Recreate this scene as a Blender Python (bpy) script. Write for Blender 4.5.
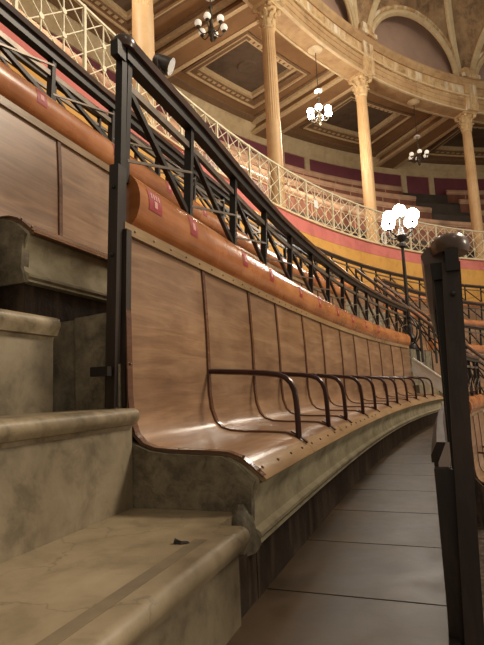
import bpy, bmesh, math, random
import numpy as np
from mathutils import Vector, Matrix
from math import sin, cos, pi, radians, hypot, atan2

random.seed(7)
scene = bpy.context.scene
for o in list(bpy.data.objects):
    bpy.data.objects.remove(o)

# ------------------------------------------------------------------ camera
EYE = 0.58
FPX = 510.0
pitch, roll = radians(7.6), radians(-2.6)
fwd = Vector((0, cos(pitch), sin(pitch)))
u0 = Vector((0, -sin(pitch), cos(pitch)))
r0 = Vector((1, 0, 0))
right = cos(roll) * r0 + sin(roll) * u0
up = cos(roll) * u0 - sin(roll) * r0
cam_data = bpy.data.cameras.new('camera')
cam_data.sensor_fit = 'VERTICAL'
cam_data.sensor_height = 36.0
cam_data.lens = FPX * 36.0 / 645.0
cam_data.clip_start = 0.02
cam_data.clip_end = 200
cam = bpy.data.objects.new('camera', cam_data)
scene.collection.objects.link(cam)
m = Matrix((right, up, -fwd)).transposed().to_4x4()
m.translation = Vector((0, 0, EYE))
cam.matrix_world = m
scene.camera = cam

# ------------------------------------------------------------------ world, big lights, exposure
world = bpy.data.worlds.new('hall_ambient')
scene.world = world
world.use_nodes = True
bg = world.node_tree.nodes['Background']
bg.inputs[0].default_value = (1.0, 0.86, 0.68, 1)
bg.inputs[1].default_value = 0.30
scene.view_settings.view_transform = 'Standard'
scene.view_settings.look = 'None'
scene.view_settings.exposure = 0.0
scene.view_settings.gamma = 1.0
scene.view_settings.use_curve_mapping = False


def area_light(name, loc, target, size, power, col):
    ld = bpy.data.lights.new(name, 'AREA')
    ld.shape = 'DISK'
    ld.size = size
    ld.energy = power
    ld.color = col
    lo = bpy.data.objects.new(name, ld)
    scene.collection.objects.link(lo)
    lo.location = loc
    d = Vector(target) - Vector(loc)
    lo.rotation_euler = d.to_track_quat('-Z', 'Y').to_euler()
    return lo


area_light('hall_chandelier_light', (11.5, 6.0, 12.0), (0, 3, 1), 3.0, 1900, (1.0, 0.86, 0.68))
area_light('hall_back_light', (3.5, -4.0, 9.0), (-0.5, 3.0, 0.8), 1.6, 70, (1.0, 0.84, 0.64))

area_light('lower_fill_light', (9.5, 1.0, 3.2), (0, 2.5, .8), 2.0, 260, (1.0, 0.88, 0.70))  # added low fill that brightens the shaded mouldings and the seat

# ------------------------------------------------------------------ plan curve: s along the rows, t outward, z up
DS = 0.02
SG = np.arange(-8, 45, DS)
_k = .0132 + .0048 * np.clip(SG, -2.5, 18)
_a = np.cumsum(_k) * DS
AA = _a - np.interp(0, SG, _a) + .358
_x = np.cumsum(np.sin(AA)) * DS
_y = np.cumsum(np.cos(AA)) * DS
XX = _x - np.interp(0, SG, _x) + .1342
YY = _y - np.interp(0, SG, _y) + 1.7686


def ang(s):
    return float(np.interp(s, SG, AA))


def P(s, t, z):
    a = ang(s)
    return Vector((float(np.interp(s, SG, XX)) - t * cos(a), float(np.interp(s, SG, YY)) + t * sin(a), z))


def frame(s):
    a = ang(s)
    return Vector((sin(a), cos(a), 0)), Vector((-cos(a), sin(a), 0))   # along, outward


# ------------------------------------------------------------------ materials
MATS = {}


def nodes(name):
    mt = bpy.data.materials.new(name)
    mt.use_nodes = True
    nt = mt.node_tree
    return mt, nt, nt.nodes['Principled BSDF']


def ramp(nt, fac, stops):
    r = nt.nodes.new('ShaderNodeValToRGB')
    el = r.color_ramp.elements
    while len(el) > 1:
        el.remove(el[-1])
    el[0].position = stops[0][0]
    el[0].color = (*stops[0][1], 1)
    for p, c in stops[1:]:
        e = el.new(p)
        e.color = (*c, 1)
    nt.links.new(fac, r.inputs[0])
    return r.outputs[0]


def noise(nt, vec, scale, detail=4, rough=.55, dist=0.0):
    n = nt.nodes.new('ShaderNodeTexNoise')
    n.inputs['Scale'].default_value = scale
    n.inputs['Detail'].default_value = detail
    n.inputs['Roughness'].default_value = rough
    n.inputs['Distortion'].default_value = dist
    nt.links.new(vec, n.inputs['Vector'])
    return n.outputs[0]


def mapping(nt, src, sc, loc=(0, 0, 0)):
    mp = nt.nodes.new('ShaderNodeMapping')
    mp.inputs['Scale'].default_value = sc
    mp.inputs['Location'].default_value = loc
    nt.links.new(src, mp.inputs['Vector'])
    return mp.outputs[0]


def mix(nt, fac, a, b, mode='MIX'):
    mx = nt.nodes.new('ShaderNodeMix')
    mx.data_type = 'RGBA'
    mx.blend_type = mode
    if isinstance(fac, (int, float)):
        mx.inputs[0].default_value = fac
    else:
        nt.links.new(fac, mx.inputs[0])
    for v, i in ((a, 6), (b, 7)):
        if isinstance(v, tuple):
            mx.inputs[i].default_value = (*v, 1)
        else:
            nt.links.new(v, mx.inputs[i])
    return mx.outputs[2]


def bump(nt, bs, h, strength, dist=.01):
    b = nt.nodes.new('ShaderNodeBump')
    b.inputs['Strength'].default_value = strength
    b.inputs['Distance'].default_value = dist
    nt.links.new(h, b.inputs['Height'])
    nt.links.new(b.outputs[0], bs.inputs['Normal'])


def srgb(r, g, b):
    def f(c):
        c /= 255.
        return c / 12.92 if c <= .04045 else ((c + .055) / 1.055) ** 2.4
    return (f(r), f(g), f(b))


def wood(name, dark, mid, light, rough=.35, uv=True, sc=(1.2, 14, 1), patch=.5, coat=0.0):
    mt, nt, bs = nodes(name)
    tc = nt.nodes.new('ShaderNodeTexCoord')
    info = nt.nodes.new('ShaderNodeObjectInfo')
    src = tc.outputs['UV'] if uv else tc.outputs['Object']
    add = nt.nodes.new('ShaderNodeVectorMath')
    add.operation = 'ADD'
    sc3 = nt.nodes.new('ShaderNodeVectorMath')
    sc3.operation = 'SCALE'
    nt.links.new(info.outputs['Random'], sc3.inputs['Scale'])
    sc3.inputs[0].default_value = (17.0, 9.0, 5.0)
    nt.links.new(src, add.inputs[0])
    nt.links.new(sc3.outputs[0], add.inputs[1])
    v = add.outputs[0]
    g = noise(nt, mapping(nt, v, sc), 3.0, 6, .6, .8)
    col = ramp(nt, g, [(.34, dark), (.5, mid), (.66, light)])
    fine = noise(nt, mapping(nt, v, (sc[0] * 2, sc[1] * 6, 1)), 4, 3, .6)
    col = mix(nt, .35, col, ramp(nt, fine, [(.35, tuple(c * .7 for c in mid)), (.65, tuple(min(1, c * 1.25) for c in mid))]), 'MIX')
    pt = noise(nt, mapping(nt, v, (2.2, 2.2, 2.2)), 1.2, 4, .6)
    col = mix(nt, patch, col, ramp(nt, pt, [(.3, tuple(c * .55 for c in mid)), (.5, mid), (.7, light)]))
    # per-piece shade
    hs = nt.nodes.new('ShaderNodeHueSaturation')
    mr = nt.nodes.new('ShaderNodeMapRange')
    mr.inputs[3].default_value = .86
    mr.inputs[4].default_value = 1.12
    nt.links.new(info.outputs['Random'], mr.inputs[0])
    nt.links.new(mr.outputs[0], hs.inputs['Value'])
    nt.links.new(col, hs.inputs['Color'])
    nt.links.new(hs.outputs[0], bs.inputs['Base Color'])
    rr = nt.nodes.new('ShaderNodeMapRange')
    rr.inputs[3].default_value = max(.08, rough - .12)
    rr.inputs[4].default_value = rough + .15
    nt.links.new(pt, rr.inputs[0])
    nt.links.new(rr.outputs[0], bs.inputs['Roughness'])
    bs.inputs['Coat Weight'].default_value = coat
    bs.inputs['Coat Roughness'].default_value = .18
    bump(nt, bs, fine, .12, .002)
    return mt


def plain(name, col, rough=.5, metal=0.0, var=.25, scale=6.0, bumpv=.0):
    mt, nt, bs = nodes(name)
    tc = nt.nodes.new('ShaderNodeTexCoord')
    n = noise(nt, tc.outputs['Object'], scale, 5, .6)
    c = ramp(nt, n, [(.3, tuple(v * (1 - var) for v in col)), (.7, tuple(min(1, v * (1 + var)) for v in col))])
    nt.links.new(c, bs.inputs['Base Color'])
    bs.inputs['Roughness'].default_value = rough
    bs.inputs['Metallic'].default_value = metal
    if bumpv:
        bump(nt, bs, n, bumpv, .01)
    return mt


def stone(name, base, dark, light, rough=.6, scale=3.0, crack=False, bumpv=.25, stain=.5, streak=.35, ssc=(9, 9, 1.4), scol=None):
    mt, nt, bs = nodes(name)
    geo = nt.nodes.new('ShaderNodeNewGeometry')
    v = geo.outputs['Position']
    n1 = noise(nt, v, scale, 8, .62, .4)
    col = ramp(nt, n1, [(.25, dark), (.5, base), (.75, light)])
    n2 = noise(nt, mapping(nt, v, (1, 1, 1), (4, 2, 7)), scale * 3.3, 8, .7, .3)
    st = ramp(nt, n2, [(.36, tuple(c * .45 for c in dark)), (.5, base), (.66, light)])
    col = mix(nt, stain, col, st)
    if streak:
        n4 = noise(nt, mapping(nt, v, ssc, (1, 5, 3)), 2.2, 5, .6)
        f4 = ramp(nt, n4, [(.48, (0, 0, 0)), (.66, (streak, streak, streak))])
        col = mix(nt, f4, col, scol if scol else tuple(c * .6 for c in dark))
    if crack:
        w = nt.nodes.new('ShaderNodeTexVoronoi')
        w.feature = 'DISTANCE_TO_EDGE'
        w.inputs['Scale'].default_value = 1.7
        vv = nt.nodes.new('ShaderNodeVectorMath')
        vv.operation = 'ADD'
        nn = nt.nodes.new('ShaderNodeTexNoise')
        nn.inputs['Scale'].default_value = 4
        nn.inputs['Detail'].default_value = 6
        nt.links.new(v, nn.inputs['Vector'])
        nt.links.new(v, vv.inputs[0])
        sc3 = nt.nodes.new('ShaderNodeVectorMath')
        sc3.operation = 'SCALE'
        sc3.inputs['Scale'].default_value = .45
        nt.links.new(nn.outputs[1], sc3.inputs[0])
        nt.links.new(sc3.outputs[0], vv.inputs[1])
        nt.links.new(vv.outputs[0], w.inputs['Vector'])
        f = ramp(nt, w.outputs[0], [(0.0, (.45, .45, .45)), (.006, (0, 0, 0))])
        col = mix(nt, f, col, tuple(c * .5 for c in dark))
    nt.links.new(col, bs.inputs['Base Color'])
    rr = nt.nodes.new('ShaderNodeMapRange')
    rr.inputs[3].default_value = max(.1, rough - .2)
    rr.inputs[4].default_value = rough + .2
    nt.links.new(n2, rr.inputs[0])
    nt.links.new(rr.outputs[0], bs.inputs['Roughness'])
    bump(nt, bs, n2, bumpv, .012)
    return mt


def emit(name, col, strength):
    mt, nt, bs = nodes(name)
    bs.inputs['Base Color'].default_value = (.9, .88, .82, 1)
    bs.inputs['Emission Color'].default_value = (*col, 1)
    bs.inputs['Emission Strength'].default_value = strength
    bs.inputs['Roughness'].default_value = .3
    return mt


M = {
    'panel': wood('plywood_panel', srgb(92, 67, 47), srgb(134, 101, 74), srgb(168, 135, 103), .34, coat=.3, sc=(.7, 6, 1), patch=.35),
    'roll': wood('varnished_roll', srgb(128, 72, 40), srgb(188, 116, 66), srgb(224, 156, 98), .26, coat=.6, sc=(.8, 6, 1), patch=.6),
    'batten': wood('batten_wood', srgb(58, 36, 26), srgb(96, 62, 44), srgb(140, 98, 70), .22, coat=.6),
    'trimwood': wood('edge_trim_wood', srgb(120, 86, 58), srgb(160, 122, 84), srgb(196, 162, 118), .33, coat=.3),
    'edge': wood('pale_edge_strip', srgb(112, 88, 61), srgb(148, 119, 85), srgb(178, 150, 112), .3, coat=.3),
    'handrail': wood('handrail_wood', srgb(46, 31, 24), srgb(78, 54, 41), srgb(118, 88, 69), .3, uv=False, sc=(2, 2, 2), coat=.4),
    'arm': plain('armrest_iron', srgb(62, 34, 28), .28, .2, .35, 14),
    'iron': plain('dark_iron', srgb(46, 41, 37), .45, .4, .3, 10),
    'irongrey': plain('worn_grey_iron', srgb(112, 100, 88), .42, .5, .3, 14),
    'darkwood': wood('dark_parapet_wood', srgb(38, 27, 21), srgb(56, 41, 32), srgb(82, 62, 48), .62, sc=(1, 8, 1)),
    'postwood': wood('dark_post_wood', srgb(30, 22, 17), srgb(46, 34, 27), srgb(72, 56, 45), .45, uv=False, sc=(10, 10, 1.5), patch=.4),
    'marble': stone('worn_marble', srgb(148, 131, 104), srgb(112, 97, 74), srgb(168, 151, 123), .46, 2.6, True, .08, .3, streak=.2, ssc=(2, 2, 2)),
    'nosing': stone('worn_marble_nosing', srgb(138, 122, 96), srgb(92, 79, 60), srgb(166, 150, 122), .42, 4.0, False, .12, .5, streak=.4, ssc=(3, 3, 3)),
    'riser': stone('marble_riser', srgb(130, 116, 92), srgb(92, 81, 62), srgb(150, 136, 111), .6, 2.6, False, .1, .45, streak=.35, ssc=(2.5, 2.5, 1.6)),
    'plaster': stone('old_plaster', srgb(126, 115, 94), srgb(80, 70, 55), srgb(158, 146, 122), .75, 5.0, False, .5, .55, streak=.5, ssc=(5, 5, 4)),
    'mould': stone('painted_plaster_moulding', srgb(172, 160, 130), srgb(132, 118, 92), srgb(192, 180, 150), .7, 4.5, False, .2, .3, streak=.3, ssc=(3, 3, 6)),
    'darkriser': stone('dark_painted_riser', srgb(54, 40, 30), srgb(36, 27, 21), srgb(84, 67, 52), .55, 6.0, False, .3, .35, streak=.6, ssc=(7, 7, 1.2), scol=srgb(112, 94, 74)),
    'slab': stone('floor_slab_stone', srgb(82, 65, 46), srgb(58, 46, 33), srgb(104, 84, 61), .42, 2.2, False, .08, .22, streak=.08, ssc=(2, 2, 2)),
    'wornstrip': plain('worn_dark_strip', srgb(122, 107, 84), .6, 0, .3, 9),
    'grout': plain('floor_joint', srgb(42, 34, 27), .9),
    'orange': stone('ochre_paint', srgb(214, 160, 80), srgb(198, 143, 66), srgb(224, 174, 96), .8, .8, False, .05, .25, streak=0),
    'pink': stone('rose_paint', srgb(210, 120, 110), srgb(194, 104, 98), srgb(220, 136, 124), .8, .8, False, .05, .25, streak=0),
    'cream': stone('cream_stucco', srgb(222, 198, 156), srgb(196, 168, 124), srgb(236, 216, 178), .75, .9, False, .05, .2, streak=.15, ssc=(2, 2, .5)),
    'architrave': stone('tan_architrave', srgb(196, 160, 116), srgb(168, 128, 88), srgb(214, 182, 138), .8, .8, False, .05, .3, streak=.2, ssc=(2, 2, .5)),
    'stained': stone('water_stained_stucco', srgb(206, 168, 118), srgb(150, 106, 72), srgb(230, 202, 156), .8, 1.0, False, .12, .5, streak=.9, ssc=(1.6, 1.6, .25), scol=srgb(246, 234, 208)),
    'capital': stone('capital_stucco', srgb(216, 184, 136), srgb(176, 138, 96), srgb(234, 210, 166), .8, 3.0, False, .1, .4, streak=0),
    'column': stone('column_paint', srgb(206, 168, 120), srgb(190, 148, 100), srgb(218, 184, 138), .5, .8, False, .03, .15, streak=.15, ssc=(3, 3, .3)),
    'lattice': plain('cream_iron', srgb(226, 216, 186), .5, .1, .12, 8),
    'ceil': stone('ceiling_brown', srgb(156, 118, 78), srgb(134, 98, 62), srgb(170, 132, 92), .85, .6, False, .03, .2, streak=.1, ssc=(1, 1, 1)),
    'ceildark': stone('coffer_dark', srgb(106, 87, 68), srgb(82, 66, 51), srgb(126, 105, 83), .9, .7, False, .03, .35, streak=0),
    'ceilline': plain('ceiling_gilt_trim', srgb(218, 190, 146), .7, 0, .15, 12),
    'browntrim': plain('ceiling_brown_trim', srgb(134, 104, 74), .8, 0, .15, 6),
    'maroon': plain('maroon_wall', srgb(130, 70, 80), .85, 0, .10, 2),
    'mauve': plain('lunette_mauve', srgb(170, 140, 122), .9, 0, .12, 1.2),
    'vault': stone('mouldy_vault', srgb(178, 142, 104), srgb(118, 94, 70), srgb(204, 172, 132), .9, .6, False, .1, .6, streak=.5, ssc=(.6, .6, .5)),
    'floorup': plain('gallery_floor', srgb(78, 68, 60), .8, 0, .2, 2),
    'sticker': plain('red_sticker', srgb(150, 30, 36), .5, 0, .12, 30),
    'print': plain('pale_print', srgb(206, 150, 140), .6, 0, .1, 30),
    'white': plain('white_paint', srgb(236, 234, 228), .5, 0, .06, 8),
    'brass': plain('dark_brass', srgb(70, 60, 46), .4, .5, .3, 20),
    'globe': emit('opal_globe', (1.0, .88, .70), .35),  # unlit globes, given a faint glow of their own
    'globe_on': emit('opal_globe_lit', (1.0, .94, .84), 30.0),
    'screw': plain('steel_screw', srgb(120, 104, 84), .35, .8),
    'red': plain('upper_bench_wood', srgb(142, 94, 76), .4, 0, .25, 3),
    'redroll': plain('upper_bench_roll', srgb(210, 168, 138), .3, 0, .2, 3),  # pale tone has the whitish highlights of the rolls painted in
}

# ------------------------------------------------------------------ object helpers
C = scene.collection


def tag(o, label=None, cat=None, group=None, kind=None):
    if label: o['label'] = label
    if cat: o['category'] = cat
    if group: o['group'] = group
    if kind: o['kind'] = kind
    return o


def thing(name, loc, label=None, cat=None, group=None, kind=None):
    o = bpy.data.objects.new(name, None)
    o.empty_display_size = .05
    C.objects.link(o)
    o.location = loc
    return tag(o, label, cat, group, kind)


def wloc(o):
    v = Vector((0, 0, 0))
    while o:
        v += Vector(o.location)
        o = o.parent
    return v


def obj(name, geo, mat, parent=None, loc=None, smooth=False, recalc=True):
    """geo = (verts in world space, faces, uvs or None)"""
    V, F, UV = geo
    me = bpy.data.meshes.new(name)
    base = Vector(loc) if loc is not None else (Vector((0, 0, 0)) if parent else sum((Vector(v) for v in V), Vector()) / len(V))
    if loc is None and parent is not None:
        base = wloc(parent)
    me.from_pydata([tuple(Vector(v) - base) for v in V], [], F)
    if UV is not None:
        ul = me.uv_layers.new(name='UVMap')
        vi = np.zeros(len(me.loops), dtype=np.int32)
        me.loops.foreach_get('vertex_index', vi)
        ul.data.foreach_set('uv', np.array(UV, dtype=np.float32)[vi].ravel())
    if recalc:
        bm = bmesh.new()
        bm.from_mesh(me)
        bmesh.ops.recalc_face_normals(bm, faces=bm.faces)
        bm.to_mesh(me)
        bm.free()
    if smooth:
        me.polygons.foreach_set('use_smooth', [True] * len(me.polygons))
        try:
            me.set_sharp_from_angle(angle=radians(38))
        except Exception:
            pass
    me.materials.append(M[mat] if isinstance(mat, str) else mat)
    o = bpy.data.objects.new(name, me)
    C.objects.link(o)
    if parent:
        o.parent = parent
        o.location = base - wloc(parent)
    else:
        o.location = base
    return o


def join(*gs):
    V, F, U = [], [], []
    hasuv = any(g[2] is not None for g in gs)
    for v, f, u in gs:
        b = len(V)
        V += list(v)
        F += [tuple(i + b for i in q) for q in f]
        U += list(u) if u is not None else [(0, 0)] * len(v)
    return V, F, (U if hasuv else None)


def sweep(prof, s0, s1, n, cap=True, zadd=0.0):
    """closed profile [(t, z)] swept along the plan curve"""
    V, F, U = [], [], []
    L = [0]
    for a, b in zip(prof, prof[1:]):
        L.append(L[-1] + hypot(b[0] - a[0], b[1] - a[1]))
    k = len(prof)
    for i in range(n + 1):
        s = s0 + (s1 - s0) * i / n
        for j, (t, z) in enumerate(prof):
            V.append(P(s, t, z + zadd))
            U.append((s, L[j]))
    for i in range(n):
        for j in range(k):
            j2 = (j + 1) % k
            F.append((i * k + j, i * k + j2, (i + 1) * k + j2, (i + 1) * k + j))
    if cap:
        F.append(tuple(range(k - 1, -1, -1)))
        F.append(tuple(n * k + j for j in range(k)))
    return V, F, U


def strip(prof, s0, s1, n):
    """open profile swept"""
    V, F, U = [], [], []
    k = len(prof)
    for i in range(n + 1):
        s = s0 + (s1 - s0) * i / n
        for j, (t, z) in enumerate(prof):
            V.append(P(s, t, z))
            U.append((s, z + t))
    for i in range(n):
        for j in range(k - 1):
            F.append((i * k + j, i * k + j + 1, (i + 1) * k + j + 1, (i + 1) * k + j))
    return V, F, U


def thicken(prof, d):
    """closed outline of an open polyline given thickness d to its left"""
    out = []
    for i, (t, z) in enumerate(prof):
        a = prof[max(0, i - 1)]
        b = prof[min(len(prof) - 1, i + 1)]
        dx, dz = b[0] - a[0], b[1] - a[1]
        l = hypot(dx, dz) or 1
        out.append((t - dz / l * d, z + dx / l * d))
    return list(prof) + out[::-1]


def arc(c, r, a0, a1, n):
    return [(c[0] + r * cos(radians(a0 + (a1 - a0) * i / n)), c[1] + r * sin(radians(a0 + (a1 - a0) * i / n))) for i in range(n + 1)]


def bar(p0, p1, w, h=None, up=None):
    """rectangular bar between two world points"""
    h = h or w
    p0, p1 = Vector(p0), Vector(p1)
    d = (p1 - p0).normalized()
    upv = Vector(up) if up is not None else Vector((0, 0, 1))
    if abs(d.dot(upv)) > .98:
        upv = Vector((0, 1, 0)) if up is None else Vector((1, 0, 0))
    a = d.cross(upv).normalized()
    b = a.cross(d).normalized()
    V = []
    for p in (p0, p1):
        for x, y in ((-1, -1), (1, -1), (1, 1), (-1, 1)):
            V.append(p + a * (x * w / 2) + b * (y * h / 2))
    F = [(0, 1, 2, 3), (7, 6, 5, 4), (0, 4, 5, 1), (1, 5, 6, 2), (2, 6, 7, 3), (3, 7, 4, 0)]
    return V, F, None


def tube(pts, r, n=8):
    pts = [Vector(p) for p in pts]
    V, F = [], []
    rr = r if isinstance(r, (list, tuple)) else [r] * len(pts)
    d0 = (pts[1] - pts[0]).normalized()
    ref = Vector((0, 0, 1)) if abs(d0.z) < .9 else Vector((1, 0, 0))
    a = d0.cross(ref).normalized()
    for i, p in enumerate(pts):
        d = (pts[min(i + 1, len(pts) - 1)] - pts[max(i - 1, 0)]).normalized()
        a = (a - d * a.dot(d)).normalized()
        b = d.cross(a)
        for k in range(n):
            th = 2 * pi * k / n
            V.append(p + a * cos(th) * rr[i] + b * sin(th) * rr[i])
    for i in range(len(pts) - 1):
        for k in range(n):
            k2 = (k + 1) % n
            F.append((i * n + k, i * n + k2, (i + 1) * n + k2, (i + 1) * n + k))
    F.append(tuple(range(n - 1, -1, -1)))
    F.append(tuple((len(pts) - 1) * n + k for k in range(n)))
    return V, F, None


def lathe(prof, c, n=16, flute=None):
    """[(r, z)] about the vertical through c"""
    V, F = [], []
    for r, z in prof:
        for k in range(n):
            th = 2 * pi * k / n
            q = r
            if flute and flute[0] < z < flute[1]:
                q = r * (1 - .05 * (k % 2))
            V.append(Vector((c[0] + q * cos(th), c[1] + q * sin(th), c[2] + z)))
    for i in range(len(prof) - 1):
        for k in range(n):
            k2 = (k + 1) % n
            F.append((i * n + k, i * n + k2, (i + 1) * n + k2, (i + 1) * n + k))
    F.append(tuple(range(n - 1, -1, -1)))
    F.append(tuple((len(prof) - 1) * n + k for k in range(n)))
    return V, F, None


def sphere(c, r, nu=14, nv=9, sq=(1, 1, 1)):
    prof = [(max(.001, r * sin(pi * i / nv)), -r * cos(pi * i / nv) * sq[2]) for i in range(nv + 1)]
    return lathe(prof, c, nu)


def sbox(s0, s1, t0, t1, z0, z1, n=1):
    return sweep([(t0, z0), (t1, z0), (t1, z1), (t0, z1)], s0, s1, n)


# ------------------------------------------------------------------ rows: benches, railings
# row: (t of seat front, z offset of walkway) ; row1 is the bench in front
ROWS = {0: (-1.0, -.99), 1: (0.0, 0.0), 2: (.79, .84), 3: (2.1, 1.63)}
SEAT = [(.465, 1.150), (.457, 1.0), (.451, .84), (.450, .68), (.449, .58), (.442, .51), (.423, .455), (.392, .425), (.35, .411),
        (.28, .405), (.19, .403), (.105, .398), (.066, .384), (.040, .365), (.018, .346), (0, .330)]
S_BEG, S_END, S_STAIR1 = -.27, 6.82, 8.2     # bench starts, ends, next block starts
STRIPS = [S_BEG, .36, .94, 1.42, 2.04, 2.60, 3.26, 3.84, 4.50, 5.12, 5.76, 6.34, S_END]
SQ = {2: .92}                    # the second tier has a slightly lower back


RC = (.488, 1.262, .072, .104)     # roll centre t, z, half depth, half height


def rarc(t0, z0, a0, a1, n, g=0.0, k=1.0):
    zc = .5 + (RC[1] - .5) * k
    return [(t0 + RC[0] + (RC[2] + g) * cos(radians(a0 + (a1 - a0) * i / n)), z0 + zc + (RC[3] * k + g) * sin(radians(a0 + (a1 - a0) * i / n))) for i in range(n + 1)]


def roll_prof(t0, z0, k=1.0):
    zl, zh = z0 + .5 + .657 * k, z0 + .5 + .852 * k
    return [(t0 + .468, zl)] + rarc(t0, z0, 245, 70, 14, 0, k) + [(t0 + .520, zh), (t0 + .520, zl)]


def bench(row, s0, s1, strips, label, group, arms=True, base_label=None, quality=1, mats=('panel', 'roll', 'batten'), name='curved_bench',
          t0=None, z0=None, zmin=0.0, stickers=True, edge=True, plinth=True):
    if t0 is None:
        t0, z0 = ROWS[row]
    b = thing(name, P((s0 + s1) / 2, t0 + .2, z0 + .34), label, 'bench', group)
    kq = SQ.get(row, 1.0)
    prof = [(t0 + t, z0 + (z if z < .5 else .5 + (z - .5) * kq)) for t, z in SEAT]
    if quality == 0:
        prof = prof[0::4] + [prof[-1]]
    # panels
    for a, c in zip(strips, strips[1:]):
        n = 4 if quality else 1
        obj('seat_panel', sweep(thicken(prof, .012), a + .003, c - .003, n), mats[0], b, smooth=True)
    # battens over each joint
    inner = strips[1:-1]
    for s in inner:
        w = .012
        obj('batten', sweep(thicken(prof[:-3] if quality else prof, -.008), s - w, s + w, 1), mats[2], b, smooth=True)
    if quality:
        for s in (strips[0], ):
            e = obj('end_batten', sweep(thicken(prof, -.005), s - .006, s + .024, 1), 'batten', b, smooth=True)
            for i in (1, 3, 5, 9, 12, 14):
                q = prof[i]
                obj('screw', sphere(P(s + .009, q[0] - .007, q[1] + .004), .0045, 6, 4), 'screw', e)
    # top flat moulding between panel and roll
    n = max(2, int((s1 - s0) / (.25 if quality else .6)))
    zm = z0 + .5 + .628 * kq
    tm = obj('top_moulding', sweep([(t0 + .450, zm), (t0 + .480, zm), (t0 + .484, zm + .042), (t0 + .450, zm + .040)], s0, s1, n), 'edge' if quality else mats[1], b)
    rl = obj('top_roll', sweep(roll_prof(t0, z0, kq), s0 + (.045 if quality else 0), s1, n), mats[1], b, smooth=True)
    if row == 1 and stickers:
        q = s0 + .06
        while q < 2.2:
            obj('screw', sphere(P(q, t0 + .449, zm + .02), .0045, 6, 4), 'screw', tm)
            q += .13
    # front edge trim
    if edge:
        et = obj('front_edge', sweep([(t0 + .040, z0 + .369), (t0 + .017, z0 + .3495), (t0 - .003, z0 + .3335), (t0 - .010, z0 + .324), (t0 - .002, z0 + .316), (t0 + .045, z0 + .338)], s0, s1, n), ('edge' if row == 1 else 'batten') if quality else mats[1], b, smooth=True)  # darker wood off the near row paints in the edge's shadow side
        if quality and row == 1:
            s = s0 + .05
            while s < 2.4:
                obj('screw', sphere(P(s, t0 + .017, z0 + .3505), .0055, 6, 4), 'screw', et)
                s += .16
    # armrests
    if arms:
        for s in inner:
            pts = [P(s, t0 + .455, z0 + .672)] + [P(s, t0 + t, z0 + z) for t, z in ((.30, .660), (.18, .648), (.130, .640), (.097, .626), (.075, .603), (.062, .57), (.057, .53), (.055, .48), (.054, .375))]
            ar = obj('armrest', tube(pts, .0125, 8), 'arm', b, smooth=True)
            obj('foot_plate', sbox(s - .012, s + .012, t0 - .0, t0 + .075, z0 + .372, z0 + .384) if False else
                sweep([(t0 + .085, z0 + .4035), (t0 + .060, z0 + .390), (t0 + .02, z0 + .358), (t0 + .016, z0 + .362), (t0 + .058, z0 + .396), (t0 + .084, z0 + .4095)], s - .010, s + .010, 1), 'arm', ar)
    if plinth:
        pl_mat = 'mould'
        mp = [(t0 + .014, z0 + .330), (t0 + .010, z0 + .318), (t0 + .018, z0 + .300), (t0 + .034, z0 + .262), (t0 + .040, z0 + .225), (t0 + .030, z0 + .190), (t0 + .012, z0 + .178),
              (t0 + .010, z0 + .168), (t0 + .018, z0 + .160), (t0 + .012, z0 + .150), (t0 + .030, z0 + .142), (t0 + .06, z0 + .142), (t0 + .40, z0 + .142), (t0 + .44, z0 + .36), (t0 + .40, z0 + .395), (t0 + .1, z0 + .385), (t0 + .06, z0 + .365)]
        w = obj('wall_bench_base', sweep(mp, s0 - .003, s1, n), pl_mat, smooth=True)
        tag(w, kind='structure')
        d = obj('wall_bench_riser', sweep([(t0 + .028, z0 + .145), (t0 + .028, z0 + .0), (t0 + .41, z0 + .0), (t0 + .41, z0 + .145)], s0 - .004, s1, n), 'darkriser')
        tag(d, kind='structure')
    if stickers:
        for s in [strips[0] + .16] + [q - .14 for q in inner[:9]]:
            put_sticker(rl, t0, z0, s + random.uniform(-.03, .03), .046 if s < 0 else .034, rich=s < 0, k=kq)
    return b


def put_sticker(parent, t0, z0, s, half, a0=192, a1=146, rich=False, k=1.0):
    st = obj('seat_sticker', strip(rarc(t0, z0, a0, a1, 5, .0016, k), s - half, s + half, 2), 'sticker', parent, recalc=False, smooth=True)
    am = (a0 + a1) / 2
    if rich:
        for q in range(4):
            x = s - half * .62 + q * half * .38
            obj('print_mark', strip(rarc(t0, z0, a1 + 20, a1 + 8, 2, .0026, k), x, x + half * .2, 1), 'print', st, recalc=False)
        obj('print_mark', strip(rarc(t0, z0, am + 14, am, 3, .0026, k), s - half * .2, s + half * .25, 1), 'print', st, recalc=False)
    else:
        obj('print_mark', strip(rarc(t0, z0, am + 9, am - 9, 3, .0026, k), s - half * .35, s + half * .35, 1), 'print', st, recalc=False)


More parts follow.
